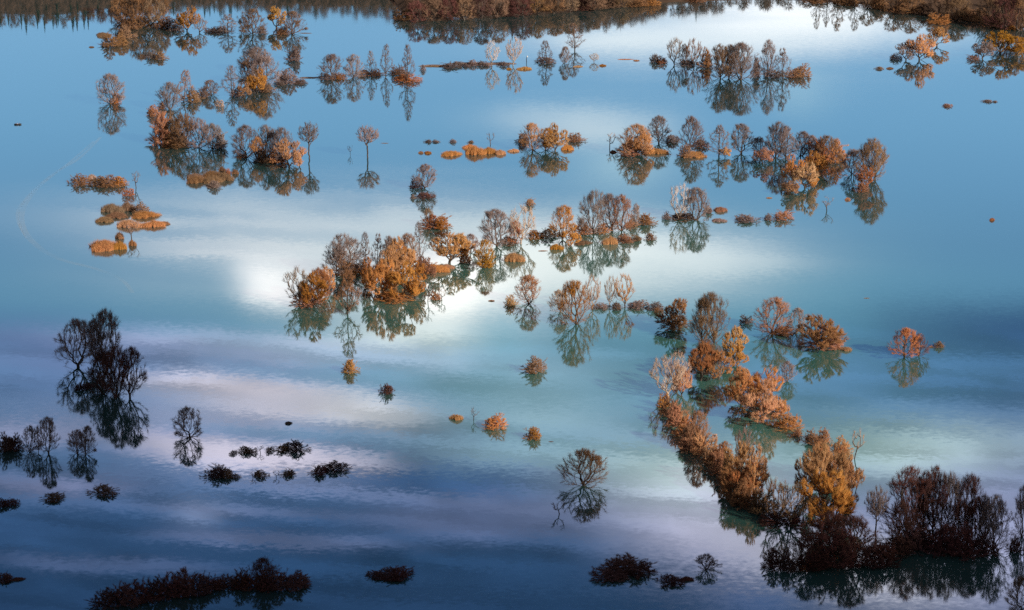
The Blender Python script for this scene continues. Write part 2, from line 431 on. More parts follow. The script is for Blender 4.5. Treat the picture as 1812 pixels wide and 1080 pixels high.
def proto_snag(seed):
    r = np.random.default_rng(seed)
    pts = ball(r, 16, (r.uniform(-.1, .1), 0, .62), .4, .36); pts = pts[pts[:, 2] > .15]
    return grow(r, trunk_nodes(r, .55, 4, .15), pts, .010, .03, 4, .16, .005, up=.5, out=.6, alpha=.2, cut=.5)
def proto_mound(seed):
    """low tussock of drowned sedge: a ragged bed of stems with tufts of unequal height"""
    r = np.random.default_rng(seed); n = 7000
    tuft = r.uniform(-.42, .42, (26, 2)); th = r.uniform(.35, 1.0, 26); tw = r.uniform(.05, .14, 26)
    ph = r.uniform(0, 6.28, 4)
    a = r.uniform(0, 6.28, n); q = r.random(n) ** .72
    edge = lambda a: 1 + .24 * np.sin(2 * a + ph[0]) + .22 * np.sin(3 * a + ph[1]) + .16 * np.sin(7 * a + ph[2]) + .12 * np.sin(13 * a + ph[3])
    def top(x, y, q):
        z = .10 * np.clip(1 - q ** 2, 0, 1)
        for (tx, ty), h_, w_ in zip(tuft, th, tw): z = np.maximum(z, h_ * np.clip(1 - q ** 3, 0, 1) * np.exp(-((x - tx) ** 2 + (y - ty) ** 2) / (2 * w_ * w_)))
        return z
    x, y = np.cos(a) * q * .44 * edge(a), np.sin(a) * q * .44 * edge(a)
    z = top(x, y, q) * .62; b = np.stack([x, y, z - .05], 1)
    d = np.stack([x * 1.3, y * 1.3, .5 + .6 * r.random(n)], 1) + r.normal(0, .35, (n, 3)); d /= np.linalg.norm(d, axis=1, keepdims=True)
    tip = b + d * np.array([.07, .07, .75]) * r.uniform(.2, 1.5, (n, 1)); tip[:, 2] = np.maximum(tip[:, 2], -.02)
    bl = cones(b, tip, np.full(n, .0045))
    V, F = [], []; nr, na = 14, 40
    for i in range(nr + 1):
        for j in range(na):
            aa = j * 2 * math.pi / na; qq = i / nr
            xx, yy = math.cos(aa) * qq * .33 * edge(aa), math.sin(aa) * qq * .33 * edge(aa)
            V.append((xx, yy, float(top(xx, yy, np.float64(qq))) * .58 - .04))
    for i in range(nr):
        for j in range(na):
            F.append((i * na + j, (i + 1) * na + j, (i + 1) * na + (j + 1) % na, i * na + (j + 1) % na))
    return None, joinVF([bl, tri((np.array(V), np.array(F)))])

PROTO = {'R': (proto_round, 10), 'P': (proto_pale, 3), 'T': (proto_tall, 6), 'L': (proto_lolly, 2), 'W': (proto_willow, 6),
         'B': (proto_bush, 9), 'S': (proto_snag, 3), 'M': (proto_mound, 6)}
NAMES = {'R': ('bare_tree', 'tree', 'bare tree'), 'P': ('bare_tree', 'tree', 'feathery bare tree'), 'T': ('slender_tree', 'tree', 'slender bare tree'),
         'L': ('bare_tree', 'tree', 'round-headed tree'), 'W': ('willow_tree', 'tree', 'bushy willow'), 'B': ('shrub', 'shrub', 'shrub'),
         'S': ('leafless_sapling', 'tree', 'thin leafless sapling'), 'M': ('grass_tussock', 'grass tussock', 'low grass tussock')}
LIB = {}
for kk, (fn, cnt) in PROTO.items():
    LIB[kk] = []
    for s_ in range(cnt):
        t_, c_ = fn(1000 + 17 * s_ + ord(kk))
        LIB[kk].append((mesh_from('trunk', *t_, mat=BARK) if t_ else None, mesh_from('crown', *c_, mat=MATS['m'])))

def put_mesh(name, me, mat, parent=None):
    o = bpy.data.objects.new(name, me); C.objects.link(o)
    o.material_slots[0].link = 'OBJECT'; o.material_slots[0].material = mat
    if parent: o.parent = parent
    return o

rnd = random.Random(5)
def plant(kd, mt, x, y, w, h, z=0.0, jit=True):
    tr, cr_ = LIB[kd][rnd.randrange(len(LIB[kd]))]
    s = mpp(y); wm = w * s
    if kd == 'M':
        dm = wm * (.62 if h > 4.5 else .14); hm = max((.15 if h > 4.5 else .035) * wm, (h - .12 * w) * s) ; p = at(x, y - .16 * w * .62)
        o = put_mesh(NAMES[kd][0], cr_, MATS[mt]); o.scale = (wm, dm, hm); o.location = p; o.rotation_euler = (0, 0, 0)
        return o
    hm = h * s * 1.03
    if kd == 'B':
        p = at(x, y - .07 * w)
        hm = max(.2 * wm, (h - .07 * w) * s * 1.05)
    else: p = at(x, y)
    p.z = z
    e = bpy.data.objects.new(NAMES[kd][0], None); C.objects.link(e); e.empty_display_size = .5
    e.location = p
    # turned about the vertical; the width is an average over directions
    e.rotation_euler = (rnd.gauss(0, .045), rnd.gauss(0, .045), rnd.uniform(0, 6.28)) if kd in 'RPTS' else (0, 0, rnd.uniform(0, 6.28)); e.scale = (wm, wm, hm)
    if kd == 'R': e.scale.x *= 1.15; e.scale.y *= 1.15
    pale = mt in 'pw' and kd in 'RPT'
    if tr: put_mesh('trunk' if kd != 'B' else 'stems', tr, BARK_P if pale else BARK, e)
    put_mesh('crown' if kd != 'B' else 'twigs', cr_, MATS[mt], e)
    return e
# ------------------------------------------------------------------ the setting
def water_material():
    m, t, o = new_mat('lake_water')
    g = t.n.new('ShaderNodeNewGeometry'); pos = g.outputs['Position']
    # fine ripples, stronger where the breeze touches the lake
    patch = t.smooth(t.noise(t.v('MULTIPLY', pos, (.0035, .0085, 0)), 1.0, 3.0, .55), .50, .70)
    slick = t.smooth(t.noise(t.v('MULTIPLY', pos, (.0022, .012, 0)), 1.0, 2.0, .5, dist=.6), .52, .60)
    near = t.smooth(t.sep(pos)[1], 1180.0, 980.0)
    amp = t.m('ADD', .0009, t.m('MULTIPLY', t.m('ADD', t.m('MULTIPLY', patch, .0017), t.m('MULTIPLY', slick, .0007)), t.m('ADD', .25, near)))
    wave = t.v('SUBTRACT', t.noise(t.v('MULTIPLY', pos, (.35, .55, .5)), 1.0, 2.0, .6, out=1), (.5, .5, .5))
    tilt = t.v('MULTIPLY', t.v('SCALE', wave, scale=amp), (1.5, 3.0, 0.0))
    nrm = t.v('NORMALIZE', t.v('ADD', tilt, (0, 0, 1)))
    fr = t.n.new('ShaderNodeFresnel'); fr.inputs['IOR'].default_value = 1.33
    fac = t.m('MULTIPLY', fr.outputs[0], WATER_GAIN, clamp=True)
    gl = t.n.new('ShaderNodeBsdfGlossy'); gl.distribution = 'GGX'; gl.inputs['Color'].default_value = (1, 1, 1, 1)
    t._in(gl.inputs['Roughness'], t.m('ADD', .025, t.m('MULTIPLY', patch, .024))); t._in(gl.inputs['Normal'], nrm)
    df = t.n.new('ShaderNodeBsdfDiffuse')
    # turquoise sediment, with sun and shade put into the colour: brighter middle, darker elsewhere
    def lit_patch(x, y, rx, ry):
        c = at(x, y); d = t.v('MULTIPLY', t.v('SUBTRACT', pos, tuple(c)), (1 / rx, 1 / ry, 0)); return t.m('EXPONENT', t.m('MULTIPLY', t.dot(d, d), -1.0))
    silt_and_sun = t.m('ADD', lit_patch(1290, 660, 130, 230), t.m('MULTIPLY', lit_patch(820, 560, 200, 230), .6), clamp=True)
    silt_and_sun = t.m('MULTIPLY', silt_and_sun, t.smooth(t.noise(t.v('MULTIPLY', pos, (.004, .006, 0)), 1.0, 3.0, .5), .25, .6, .55, 1.0))
    t._in(df.inputs['Color'], t.mix(silt_and_sun, (.018, .050, .052, 1), (.048, .150, .125, 1)))
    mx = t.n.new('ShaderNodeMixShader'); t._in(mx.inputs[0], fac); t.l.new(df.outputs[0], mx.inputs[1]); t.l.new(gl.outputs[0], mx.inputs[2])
    t.l.new(mx.outputs[0], o.inputs[0]); return m
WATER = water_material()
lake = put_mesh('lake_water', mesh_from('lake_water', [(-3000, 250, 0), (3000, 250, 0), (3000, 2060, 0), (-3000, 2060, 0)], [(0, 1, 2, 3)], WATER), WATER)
tag(lake, kind='structure')

def ground_mat(name, a, b, sc):
    m, t, o = new_mat(name); g = t.n.new('ShaderNodeNewGeometry')
    nz = t.noise(g.outputs['Position'], sc, 5.0, .65)
    bs = t.n.new('ShaderNodeBsdfPrincipled'); bs.inputs['Roughness'].default_value = .95; bs.inputs['Specular IOR Level'].default_value = .1
    t._in(bs.inputs['Base Color'], t.mix(t.smooth(nz, .35, .65), a + (1,), b + (1,))); t.l.new(bs.outputs[0], o.inputs[0]); return m
BED = ground_mat('lake_bed_soil', (.08, .07, .05), (.12, .10, .07), .05)
HILL = ground_mat('forest_floor', (.09, .058, .042), (.14, .088, .06), .06)
bed = put_mesh('ground', mesh_from('ground', [(-9000, -4000, -4), (9000, -4000, -4), (9000, 14000, -4), (-9000, 14000, -4)], [(0, 1, 2, 3)], BED), BED)
tag(bed, kind='structure')

# far shore and the wooded slope behind it: shoreline row and mirrored skyline row at columns of the view
SHORE = [(-900, -60, 44), (-300, -40, 50), (0, -30, 52), (90, -25, 56), (190, -20, 44), (330, -18, 30), (450, -14, 30), (545, -12, 38), (620, -10, 38),
         (694, -8, 46), (706, 37, 50), (740, 36, 56), (850, 31, 64), (940, 26, 66), (1010, 21, 66), (1060, 17, 64), (1120, 12, 52), (1180, 7, 40), (1260, 4, 30), (1340, 3, 20),
         (1420, 4, 10), (1480, 7, 12), (1540, 12, 24), (1590, 18, 34), (1640, 24, 48), (1700, 30, 64), (1760, 40, 72), (1812, 52, 78), (2000, 60, 80), (2700, 60, 90)]
def shore_at(x):
    xs = [s[0] for s in SHORE]
    return float(np.interp(x, xs, [s[1] for s in SHORE])), float(np.interp(x, xs, [s[2] for s in SHORE]))
def tandep(y):
    d = ray(W0 / 2, y); return -d[2] / d[1]
TREE_H = 13.0
def slope_point(x, f, run=330.0):
    """a point of the slope: f = 0 at the shore, 1 at the ridge, beyond it the plateau"""
    ys, yr = shore_at(x); p = at(x, ys); k_ = (p.y + run) / p.y
    ridge = max(6.0, (p.y + run) * tandep(yr) - CAM_Z - TREE_H)
    g = max(0.0, min(f, 1.0)); wv = 2.5 * math.sin(x * .031 + 9 * f) + 1.8 * math.sin(x * .083 - 14 * f)
    z = -.6 + (ridge + .6) * (.10 * g + .90 * g ** 1.15) + (wv * g * (1 - g) * 2)
    if f > 1: z -= (f - 1) * 25
    q = 1 + (k_ - 1) * f
    return Vector((p.x * q, p.y * q, z))
cols = list(range(-900, 2701, 30)); rows = [-.06, 0, .02, .05, .1, .17, .25, .35, .45, .55, .65, .75, .85, .95, 1.0, 1.1, 1.3, 1.8]
V = [tuple(slope_point(x, f) - (Vector((0, 0, 2.0)) if f < 0 else Vector())) for x in cols for f in rows]; nrw = len(rows)
F = [(i * nrw + j, (i + 1) * nrw + j, (i + 1) * nrw + j + 1, i * nrw + j + 1) for i in range(len(cols) - 1) for j in range(nrw - 1)]
tag(put_mesh('hillside', mesh_from('hillside', V, F, HILL, True), HILL), kind='structure')

# the leafless wood on the slope reads as one mass
rw = np.random.default_rng(77)
def little_tree(n, spruce=False):
    if spruce:
        z = rw.uniform(.1, 1, n); a = rw.uniform(0, 6.28, n); q = .2 * (1.03 - z)
        b = np.stack([0 * z, 0 * z, z], 1); tip = np.stack([np.cos(a) * q, np.sin(a) * q, z - .05], 1)
        r0 = np.full(n, .022)
    else:
        q = ball(rw, n, (0, 0, .58), .36, .40, .3); b = q * np.array([.45, .45, .8]); tip = q; r0 = np.full(n, .012)
    return joinVF([cones(b, tip, r0), tri(tubes(np.array([[0, 0, -.05]]), np.array([[0, 0, .9 if spruce else .5]]), [.025], [.01], 4))])
lt = [little_tree(110) for _ in range(6)]; sp = [little_tree(170, True) for _ in range(3)]
def wood(lib, spots):
    parts = []
    for (x, f, hh) in spots:
        p = slope_point(x, f); Vx, Fx = lib[rw.integers(len(lib))]; a = rw.uniform(0, 6.28); ca, sa = math.cos(a), math.sin(a)
        wd_ = hh * rw.uniform(.75, 1.05)
        Q = np.stack([(Vx[:, 0] * ca - Vx[:, 1] * sa) * wd_ + p.x, (Vx[:, 0] * sa + Vx[:, 1] * ca) * wd_ + p.y, Vx[:, 2] * hh + p.z], 1)
        parts.append((Q, Fx))
    return joinVF(parts)
spots = []
for i in range(2600):
    x = rw.uniform(-500, 2300); f = rw.uniform(.05, 1.06) ** 1.0
    if 1180 < x < 1545 and (f < .25 or rw.random() < .5): continue
    spots.append((x, f, rw.uniform(8, 15)))
WOODM = plant_mat('leafless_wood', (.105, .066, .05), (.145, .09, .064), var=.05)
SPRUCE = plant_mat('spruce_needles', (.035, .05, .035), (.05, .065, .04), var=.1)
o = put_mesh('leafless_wood', mesh_from('leafless_wood', *wood(lt, spots), WOODM), WOODM)
tag(o, 'brown leafless wood covering the slope behind the far shore', 'woodland', kind='stuff')
ss = [(x + rw.uniform(-6, 6), rw.uniform(.9, 1.02), rw.uniform(12, 17)) for x in (32, 46, 66, 78, 92, 128, 134, 158, 190, 360, 384, 410, 905, 925, 940, 955, 975, 1232, 1236, 1600, 1660)]
ss += [(rw.uniform(-300, 560), rw.uniform(.3, 1), rw.uniform(12, 18)) for _ in range(60)]
o = put_mesh('spruce_wood', mesh_from('spruce_wood', *wood(sp, ss), SPRUCE), SPRUCE)
tag(o, 'dark green spruces scattered through the leafless wood on the slope', 'woodland', kind='stuff')

# a bank of cloud far to the right of the lake: its shadow lies on the near and left water
SHADE = [(-500, 520), (0, 552), (160, 560), (300, 600), (450, 628), (600, 662), (660, 672), (720, 716), (790, 772), (850, 788), (960, 806), (1040, 826), (1120, 858), (1210, 908),
         (1300, 938), (1360, 934), (1405, 905), (1480, 872), (1540, 852), (1620, 822), (1720, 780), (1830, 715), (2000, 690), (2500, 640), (2900, 900), (2900, 1700), (-500, 1700)]
def sky_cloud(name, poly, height, thick):
    pts = [at(x, y) for x, y in poly]; lift = SUNV * (height / SUNV.z)
    px = np.array([(p.x, p.y) for p in pts]); n = len(px)
    x0, y0 = px.min(0) - 5; x1, y1 = px.max(0) + 5; st = 14.0
    gx = np.arange(x0, x1 + st, st); gy = np.arange(y0, y1 + st, st)
    X, Y = np.meshgrid(gx, gy, indexing='ij'); inside = np.zeros(X.shape, bool); dist = np.full(X.shape, 1e9)
    for i in range(n):
        a, b = px[i], px[(i + 1) % n]
        c = (a[1] > Y) != (b[1] > Y)
        with np.errstate(divide='ignore', invalid='ignore'):
            xi = (b[0] - a[0]) * (Y - a[1]) / (b[1] - a[1] + 1e-12) + a[0]
        inside ^= c & (X < xi)
        e = b - a; tt = np.clip(((X - a[0]) * e[0] + (Y - a[1]) * e[1]) / (e @ e), 0, 1)
        dist = np.minimum(dist, np.hypot(X - a[0] - tt * e[0], Y - a[1] - tt * e[1]))
    sd = np.where(inside, dist, -dist)
    sd = sd + 7 * np.sin(X * .06 + np.sin(Y * .05) * 2) + 5 * np.sin(Y * .11 + X * .043) + 4 * np.sin(X * .17 - Y * .09)
    ok = sd > 0
    th = thick * (1 - np.exp(-np.maximum(sd, 0) / 260.0)) * (1 + .25 * np.sin(X * .021) * np.sin(Y * .027))
    id_ = -np.ones(X.shape, int); V, F = [], []
    for (i, j) in zip(*np.nonzero(ok)):
        id_[i, j] = len(V); V.append((X[i, j] + lift.x, Y[i, j] + lift.y, height + th[i, j] * .75)); V.append((X[i, j] + lift.x, Y[i, j] + lift.y, height - th[i, j] * .25 - .5))
    for i in range(len(gx) - 1):
        for j in range(len(gy) - 1):
            q = (id_[i, j], id_[i + 1, j], id_[i + 1, j + 1], id_[i, j + 1])
            if min(q) >= 0:
                F.append(tuple(q)); F.append(tuple(z + 1 for z in q[::-1]))
    m, t, o = new_mat('cloud_vapour'); d = t.n.new('ShaderNodeBsdfDiffuse'); d.inputs[0].default_value = (.85, .86, .88, 1); t.l.new(d.outputs[0], o.inputs[0])
    return tag(put_mesh(name, mesh_from(name, V, F, m, True), m), kind='structure')
sky_cloud('cloud', SHADE, 1900.0, 130.0)

# ------------------------------------------------------------------ every tree, shrub and tussock: kind, colour, column, waterline row, width, height
CLUSTERS = [
('on the top-left headland', """
R b 215 44 46 52;R b 245 48 54 58;P b 272 50 40 62;B b 292 51 44 22;B b 232 54 40 26;W g 331 56 44 42;P m 353 58 28 27;B b 222 70 42 24;B b 200 84 50 26;M b 182 66 26 8;M b 162 85 10 3;
B m 268 104 26 14;B b 284 106 30 14;B m 312 56 30 12;B b 255 50 50 20;R b 236 30 50 60;R b 280 34 50 60"""),
('in the broken row right of the top-left headland', """
T m 403 60 38 34;B m 392 60 44 12;R b 447 60 42 44;B m 462 61 24 14;W g 489 50 42 38;R b 517 60 38 40;B b 503 62 36 14;M b 540 61 20 3;B m 520 110 32 27;R b 430 52 20 22;B m 372 58 22 8"""),
('standing alone in open water at upper left', "R m 195 184 46 54;B r 203 184 22 20"),
('along the curved hedge at upper left', """
T b 325 180 34 56;R m 300 194 48 48;B b 340 182 40 26;B b 358 174 26 18;R m 374 168 32 26;B p 389 190 15 13;B g 286 194 18 14;B r 273 206 30 20;
B r 287 258 54 58;B b 305 256 44 56;R b 326 260 50 58;R m 352 262 44 52;R m 376 262 40 44;B m 390 264 26 34;B b 318 262 60 24"""),
('in the clump at the curved hedge top', """
T m 411 170 38 54;R m 452 128 54 44;R m 466 152 52 60;R b 440 150 40 46;W o 455 166 36 42;W g 432 172 26 26;B b 472 164 34 24;B m 420 172 26 16"""),
('on the thin causeway left of the alder row', "B m 512 149 46 26;M m 548 142 40 4;B m 530 150 26 9;B m 494 152 24 9"),
('in the alder row above the upper middle', """
R m 587 140 36 44;R m 625 138 32 42;T m 657 134 22 44;T m 682 134 24 56;T m 720 145 28 68;B m 577 142 32 12;B r 601 141 30 12;B b 644 136 32 12;B b 668 135 30 12;B b 702 134 38 18;B r 722 146 46 16;B m 748 125 12 10"""),
('on the thin line of twigs at top middle', """
M b 774 122 40 4;B m 790 120 14 7;B m 815 118 12 8;B m 838 117 24 11;P w 870 116 26 44;P p 908 116 30 50;B m 852 117 20 9;B m 890 118 24 9;M g 928 125 24 5;M g 901 124 10 4;B m 800 121 40 4;M m 770 123 60 4;M m 830 119 60 4;M m 885 119 60 4;B m 826 119 16 7;B m 863 118 16 8"""),
('right of the white-topped stake at top middle', """
T m 967 112 28 40;B m 966 113 36 12;R m 998 112 20 30;T b 1017 90 34 48;P p 1051 110 18 16;M o 1022 120 16 4;M r 1066 118 12 4;M r 1106 108 26 4;M r 1126 109 12 3"""),
('in the island thicket at upper right', """
B m 1160 111 22 15;B r 1172 113 22 13;P b 1193 115 28 48;R b 1209 116 20 38;P b 1228 118 28 50;B r 1247 121 30 36;R b 1275 140 46 60;R m 1310 141 60 64;B r 1337 135 18 32;R b 1290 138 40 58;
R m 1358 136 32 66;T m 1386 140 28 56;B m 1371 138 42 16;B g 1418 138 36 24;B b 1400 139 24 18;B m 1215 118 40 12"""),
('in the willow islet near the right shore', "W o 1627 106 50 46;W m 1603 107 40 30;W g 1658 82 42 32;B g 1660 44 42 20;B m 1585 106 22 12"),
('in the clump cut by the upper right edge', "W g 1770 96 54 42;W m 1738 104 42 30;B g 1802 90 26 14;W g 1800 98 40 34;B r 1722 107 24 10"),
('drifting alone in open water at upper right', "B b 1555 126 16 8;M b 1574 123 12 4;B r 1677 193 18 10;B m 1746 184 18 8;B m 1761 183 9 5"),
('along the far shore at top middle', """
B b 715 38 36 22;R d 738 38 40 36;R b 768 37 44 40;R d 795 36 40 42;R b 822 35 46 44;R d 852 33 44 46;R b 880 31 40 46;B d 905 29 46 28;R d 925 28 44 42;R b 952 26 40 42;R b 980 24 44 40;R b 1008 22 40 38;B d 1030 20 44 24;R b 1052 18 40 34;B b 1078 15 44 24;B b 1128 13 40 20;B g 1150 12 34 18;R b 1102 13 34 30"""),
('along the far shore at top right', """
B b 1230 5 40 8;T b 1446 6 20 46;T m 1463 6 16 42;T b 1482 7 28 48;T b 1512 9 26 46;B b 1440 7 46 14;B b 1500 10 50 16;B g 1553 16 40 24;R b 1580 20 40 36;R b 1610 23 46 36;B b 1600 24 60 18;B b 1638 27 50 22;R b 1665 30 50 36;R b 1690 33 48 40;B b 1705 35 60 22;B g 1735 40 52 24;R b 1752 42 40 50;R d 1778 52 56 66;R b 1806 54 54 70;B b 1762 50 40 22;B g 1790 53 26 10;R b 1535 14 34 32"""),
('in the row below the curved hedge', """
R m 436 278 46 56;R m 470 279 36 58;R m 500 286 40 60;W o 512 297 54 50;W o 530 294 30 34;B r 490 290 34 28;B r 424 280 26 9;R r 455 282 36 40;B b 470 288 44 22;R m 486 280 30 52"""),
('on a clear trunk at upper left', "L m 547 281 36 64;L m 651 279 40 56"),
('in open water around the lone round-headed tree', "S m 620 274 10 18;M b 681 255 12 2"),
('in the row of dots at upper middle', "B m 757 256 15 9;B m 772 255 13 8;B m 801 256 14 10;S m 868 256 22 22;B b 832 256 12 8"),
('in the orange tussock row at upper middle', "M r 757 273 14 5;M r 745 272 8 4;M o 797 278 34 11;M o 840 276 36 16;M o 864 274 28 12;M o 885 275 22 9;M o 909 270 18 6;M o 830 264 20 8"),
('in the small islet above the middle', "B m 923 254 24 18;R g 943 266 42 48;W o 982 268 46 46;R g 966 266 34 40;M o 1004 267 24 10;B b 1020 252 36 16"),
('in open water left of the rust dome', "S p 1079 262 20 28;M r 1085 271 12 5"),
('around the rust dome right of the middle', "R r 1122 274 58 54;W r 1136 275 44 44;B r 1118 276 54 34;M r 1162 275 40 6;R m 1166 254 38 48;B m 1186 254 34 14"),
('in the long thicket right of the rust dome', """
R m 1221 266 40 60;B r 1241 262 36 14;B b 1215 280 32 24;T m 1272 276 42 56;W o 1283 279 20 20;M r 1228 281 46 7;R m 1312 271 44 52;R m 1343 272 28 30;W r 1350 290 36 30;R m 1372 280 46 64;R m 1390 281 38 58;R m 1417 276 36 44;
B r 1448 288 44 42;B r 1478 289 46 42;R b 1462 286 44 46;R m 1435 280 30 40"""),
('in the willow knot at the long thicket end', """
W o 1404 322 44 50;W o 1424 333 50 46;W g 1446 306 40 38;W g 1398 345 30 26;W o 1438 332 22 20;R m 1507 308 34 44;R b 1541 322 56 76;W r 1530 334 34 40;B r 1524 341 24 18;P m 1548 316 40 66"""),
('in the sedge bank at far left', "B b 142 329 44 20;M p 162 317 14 8;B b 176 331 44 18;B b 196 331 46 20;B o 212 330 34 17;S m 241 332 18 30;B r 227 348 22 14"),
('in the stack of tussocks at left', """
M b 198 378 42 16;M b 226 375 26 16;B b 247 377 34 18;M b 207 388 40 12;M b 185 395 34 11;M g 256 388 46 14;M o 228 405 46 15;M o 272 404 40 13;M b 290 399 24 6;M g 212 424 14 12;S m 233 424 26 34;M o 186 446 62 20;M o 212 443 24 14;M r 234 436 14 10"""),
('in the tussocks under the curved hedge', "M b 346 319 32 11;M b 346 326 32 14;M b 376 318 40 15;M b 397 321 30 14;M b 376 326 30 15;B m 380 334 26 14;B r 405 308 14 10;M b 416 309 12 8;M b 393 304 12 8"),
('in the two islets left of the upper middle', "R m 751 334 38 44;B d 736 334 26 18;B d 752 352 34 10;B m 731 352 12 8;R b 758 398 20 30;B r 763 406 40 26;B r 782 406 36 24"),
('in the tall clump left of the middle', """
R m 607 486 72 72;R b 595 486 44 46;T m 647 486 26 76;T m 668 474 24 62;R m 692 478 34 62;B r 630 484 50 24;B g 614 488 44 26;T m 743 465 26 74;R b 726 470 36 58"""),
('in the big orange willow island', """
W o 672 530 68 72;W o 714 532 58 66;W o 716 492 58 72;W o 690 500 50 66;W r 738 506 34 44;W r 752 494 40 40;B r 756 484 40 22;W r 660 505 44 50;W o 735 530 34 44;B o 700 533 70 22;W r 700 478 40 54"""),
('around the rust bush left of the willow island', "P b 530 538 48 64;W r 552 540 64 62;B r 545 541 70 40;W o 580 518 32 46;R r 566 530 44 56"),
('below the big orange willow island', "T r 615 556 50 80;S m 757 534 24 38;S m 782 532 16 24;B r 770 531 24 14"),
('right of the big orange willow island', "W g 795 466 78 54;W o 815 462 44 44;M g 768 485 52 16;M o 790 477 26 9;R m 833 448 28 34;B b 822 466 26 20;R g 857 474 36 50;B g 858 474 30 26"),
('in the long row across the middle', """
R m 880 436 64 66;P p 922 432 48 68;R r 912 432 30 42;M o 909 465 36 16;B r 945 424 32 16;B b 970 421 42 18;R g 995 424 46 60;W o 1010 436 36 38;M g 984 443 24 10;B r 1030 416 38 26;R m 1050 414 48 78;R m 1083 408 40 66;R r 1100 408 42 66;
R m 1123 402 18 42;B r 1144 399 38 20;B r 1066 414 34 20;M g 1080 434 24 14;B r 1106 430 32 14;B b 1126 427 20 12;B b 1150 426 22 13;M b 1030 435 30 9;M r 960 446 16 3;B r 1120 402 26 18;B b 900 434 40 14"""),
('alone above the long middle row', "B g 938 364 20 12"),
('in the islet with the white-topped tree', "P w 1201 388 42 62;R m 1234 389 46 58;B m 1180 389 16 15;M r 1275 376 26 9;B m 1252 378 18 14;B b 1205 391 50 12"),
('in the sparse line right of the white-topped tree', "M m 1272 394 26 6;B m 1322 394 48 11;B m 1360 391 22 13;B r 1386 390 38 16;S m 1463 372 26 24;M r 1500 355 11 5;M r 1361 352 12 3"),
('alone far out on the right water', "M r 1755 391 9 5;M b 1533 529 10 2"),
('around the round tree below the middle', "R r 935 537 44 50;B g 906 542 28 20;M r 870 534 10 3"),
('in the hedge right of the middle', """
R r 1020 574 54 78;P p 1048 548 30 62;P p 1078 544 22 58;P g 1106 544 36 60;B m 1062 548 30 12;B m 1130 548 42 15;B m 1160 550 30 16;R p 992 552 34 40;B b 1090 548 30 14"""),
('where the hedge meets the S-shaped bank', "W r 1192 581 66 52;B b 1194 582 60 30;R b 1243 606 44 78;R b 1264 607 54 90;B m 1320 573 24 16"),
('in the clump right of the S-shaped bank', "R r 1366 590 62 66;R m 1408 590 30 46;W r 1455 616 80 60;B r 1455 618 78 40;M r 1496 622 22 8;B r 1388 592 44 14"),
('on the upper part of the S-shaped bank', """
W g 1297 642 48 66;W o 1304 648 40 36;W r 1240 674 56 70;W r 1272 672 48 50;P p 1182 703 66 76;W o 1206 701 38 54;P p 1198 688 44 66;R b 1250 660 50 60"""),
('in the orange willows right of the S-shaped bank', "W o 1312 716 62 66;W o 1348 748 76 72;W o 1350 712 64 62;W o 1322 736 50 50;W r 1376 742 44 44;B o 1396 762 52 28;B r 1411 774 22 16;R m 1393 675 32 36"),
('down the middle of the S-shaped bank', """
B o 1177 722 30 26;B r 1188 738 40 38;B r 1198 756 44 42;B o 1212 774 48 44;B r 1226 792 50 46;R b 1233 794 46 70;B o 1246 808 50 44;B r 1264 826 50 46;W r 1272 826 32 40;P m 1316 814 30 60;R r 1284 820 30 40;B o 1220 800 44 38;B r 1272 842 48 44;B r 1288 862 46 44"""),
('at the lower bend of the S-shaped bank', "W o 1302 862 62 84;W r 1326 872 64 84;W o 1334 884 50 80;B r 1300 884 56 60;B r 1322 900 66 56;B b 1348 910 54 44;W r 1318 886 60 70;P b 1373 926 50 84;P b 1400 930 56 80;B d 1385 932 80 26"),
('around the great orange willow at lower right', """
W o 1464 908 104 122;W o 1426 880 50 78;W o 1498 902 52 92;W o 1450 850 62 66;W o 1484 866 66 74;W o 1468 938 116 104;B b 1440 786 46 26;B g 1486 804 44 32;S r 1512 812 24 56;B r 1458 784 24 26"""),
('in the dark grove at lower right', """
L m 1549 966 40 100;R d 1604 950 92 122;R d 1650 952 62 122;R m 1684 956 54 118;R d 1713 962 50 116;R m 1739 968 46 88;R m 1758 982 58 100;R m 1630 946 50 100;B d 1796 985 34 30;R m 1808 958 44 94;R b 1809 1084 54 66;
B d 1620 985 66 44;B d 1670 990 66 54;B d 1706 995 70 58;B d 1738 990 56 44;B d 1585 990 60 42;R d 1695 972 50 84;R d 1590 968 60 76;T d 1632 960 44 108;T d 1664 964 40 104;R d 1724 974 44 92;B d 1650 978 70 40"""),
('in the thicket left of the dark grove', "B d 1370 1008 46 38;B d 1396 1010 44 42;R d 1430 1000 62 66;B d 1440 1008 64 44;B d 1480 1006 80 76;R d 1505 992 76 84;B d 1540 1000 74 46;R d 1470 975 80 70;B d 1566 1002 56 40"),
('in the dark dots at the bottom right', "R d 1249 1008 44 28;B d 1106 1028 84 42;B d 1078 1031 66 26;B d 1134 1028 54 34;B d 1186 1042 46 24;M d 1214 1029 26 8"),
('in the dark islet at bottom middle', "B d 702 1030 60 24;B d 668 1029 40 18;B d 686 1030 46 20"),
('in the long dark bank at bottom left', """
B d 188 1078 64 38;B d 218 1074 62 44;B d 246 1070 62 46;B d 274 1066 62 46;B d 302 1060 62 46;B d 326 1056 58 46;B d 350 1054 58 40;B d 376 1046 42 32;B d 400 1043 42 26;B d 422 1046 46 40;B d 450 1046 46 32;R d 470 1036 54 50;
B d 478 1046 52 42;B d 506 1046 60 40;B d 528 1040 44 26"""),
('at the bottom left edge', "B d 6 1034 40 18;M d 32 1028 22 6;B d 6 904 30 26;B d 24 900 22 18"),
('alone on the left dark water', "B b 94 892 42 20;B b 182 884 52 28"),
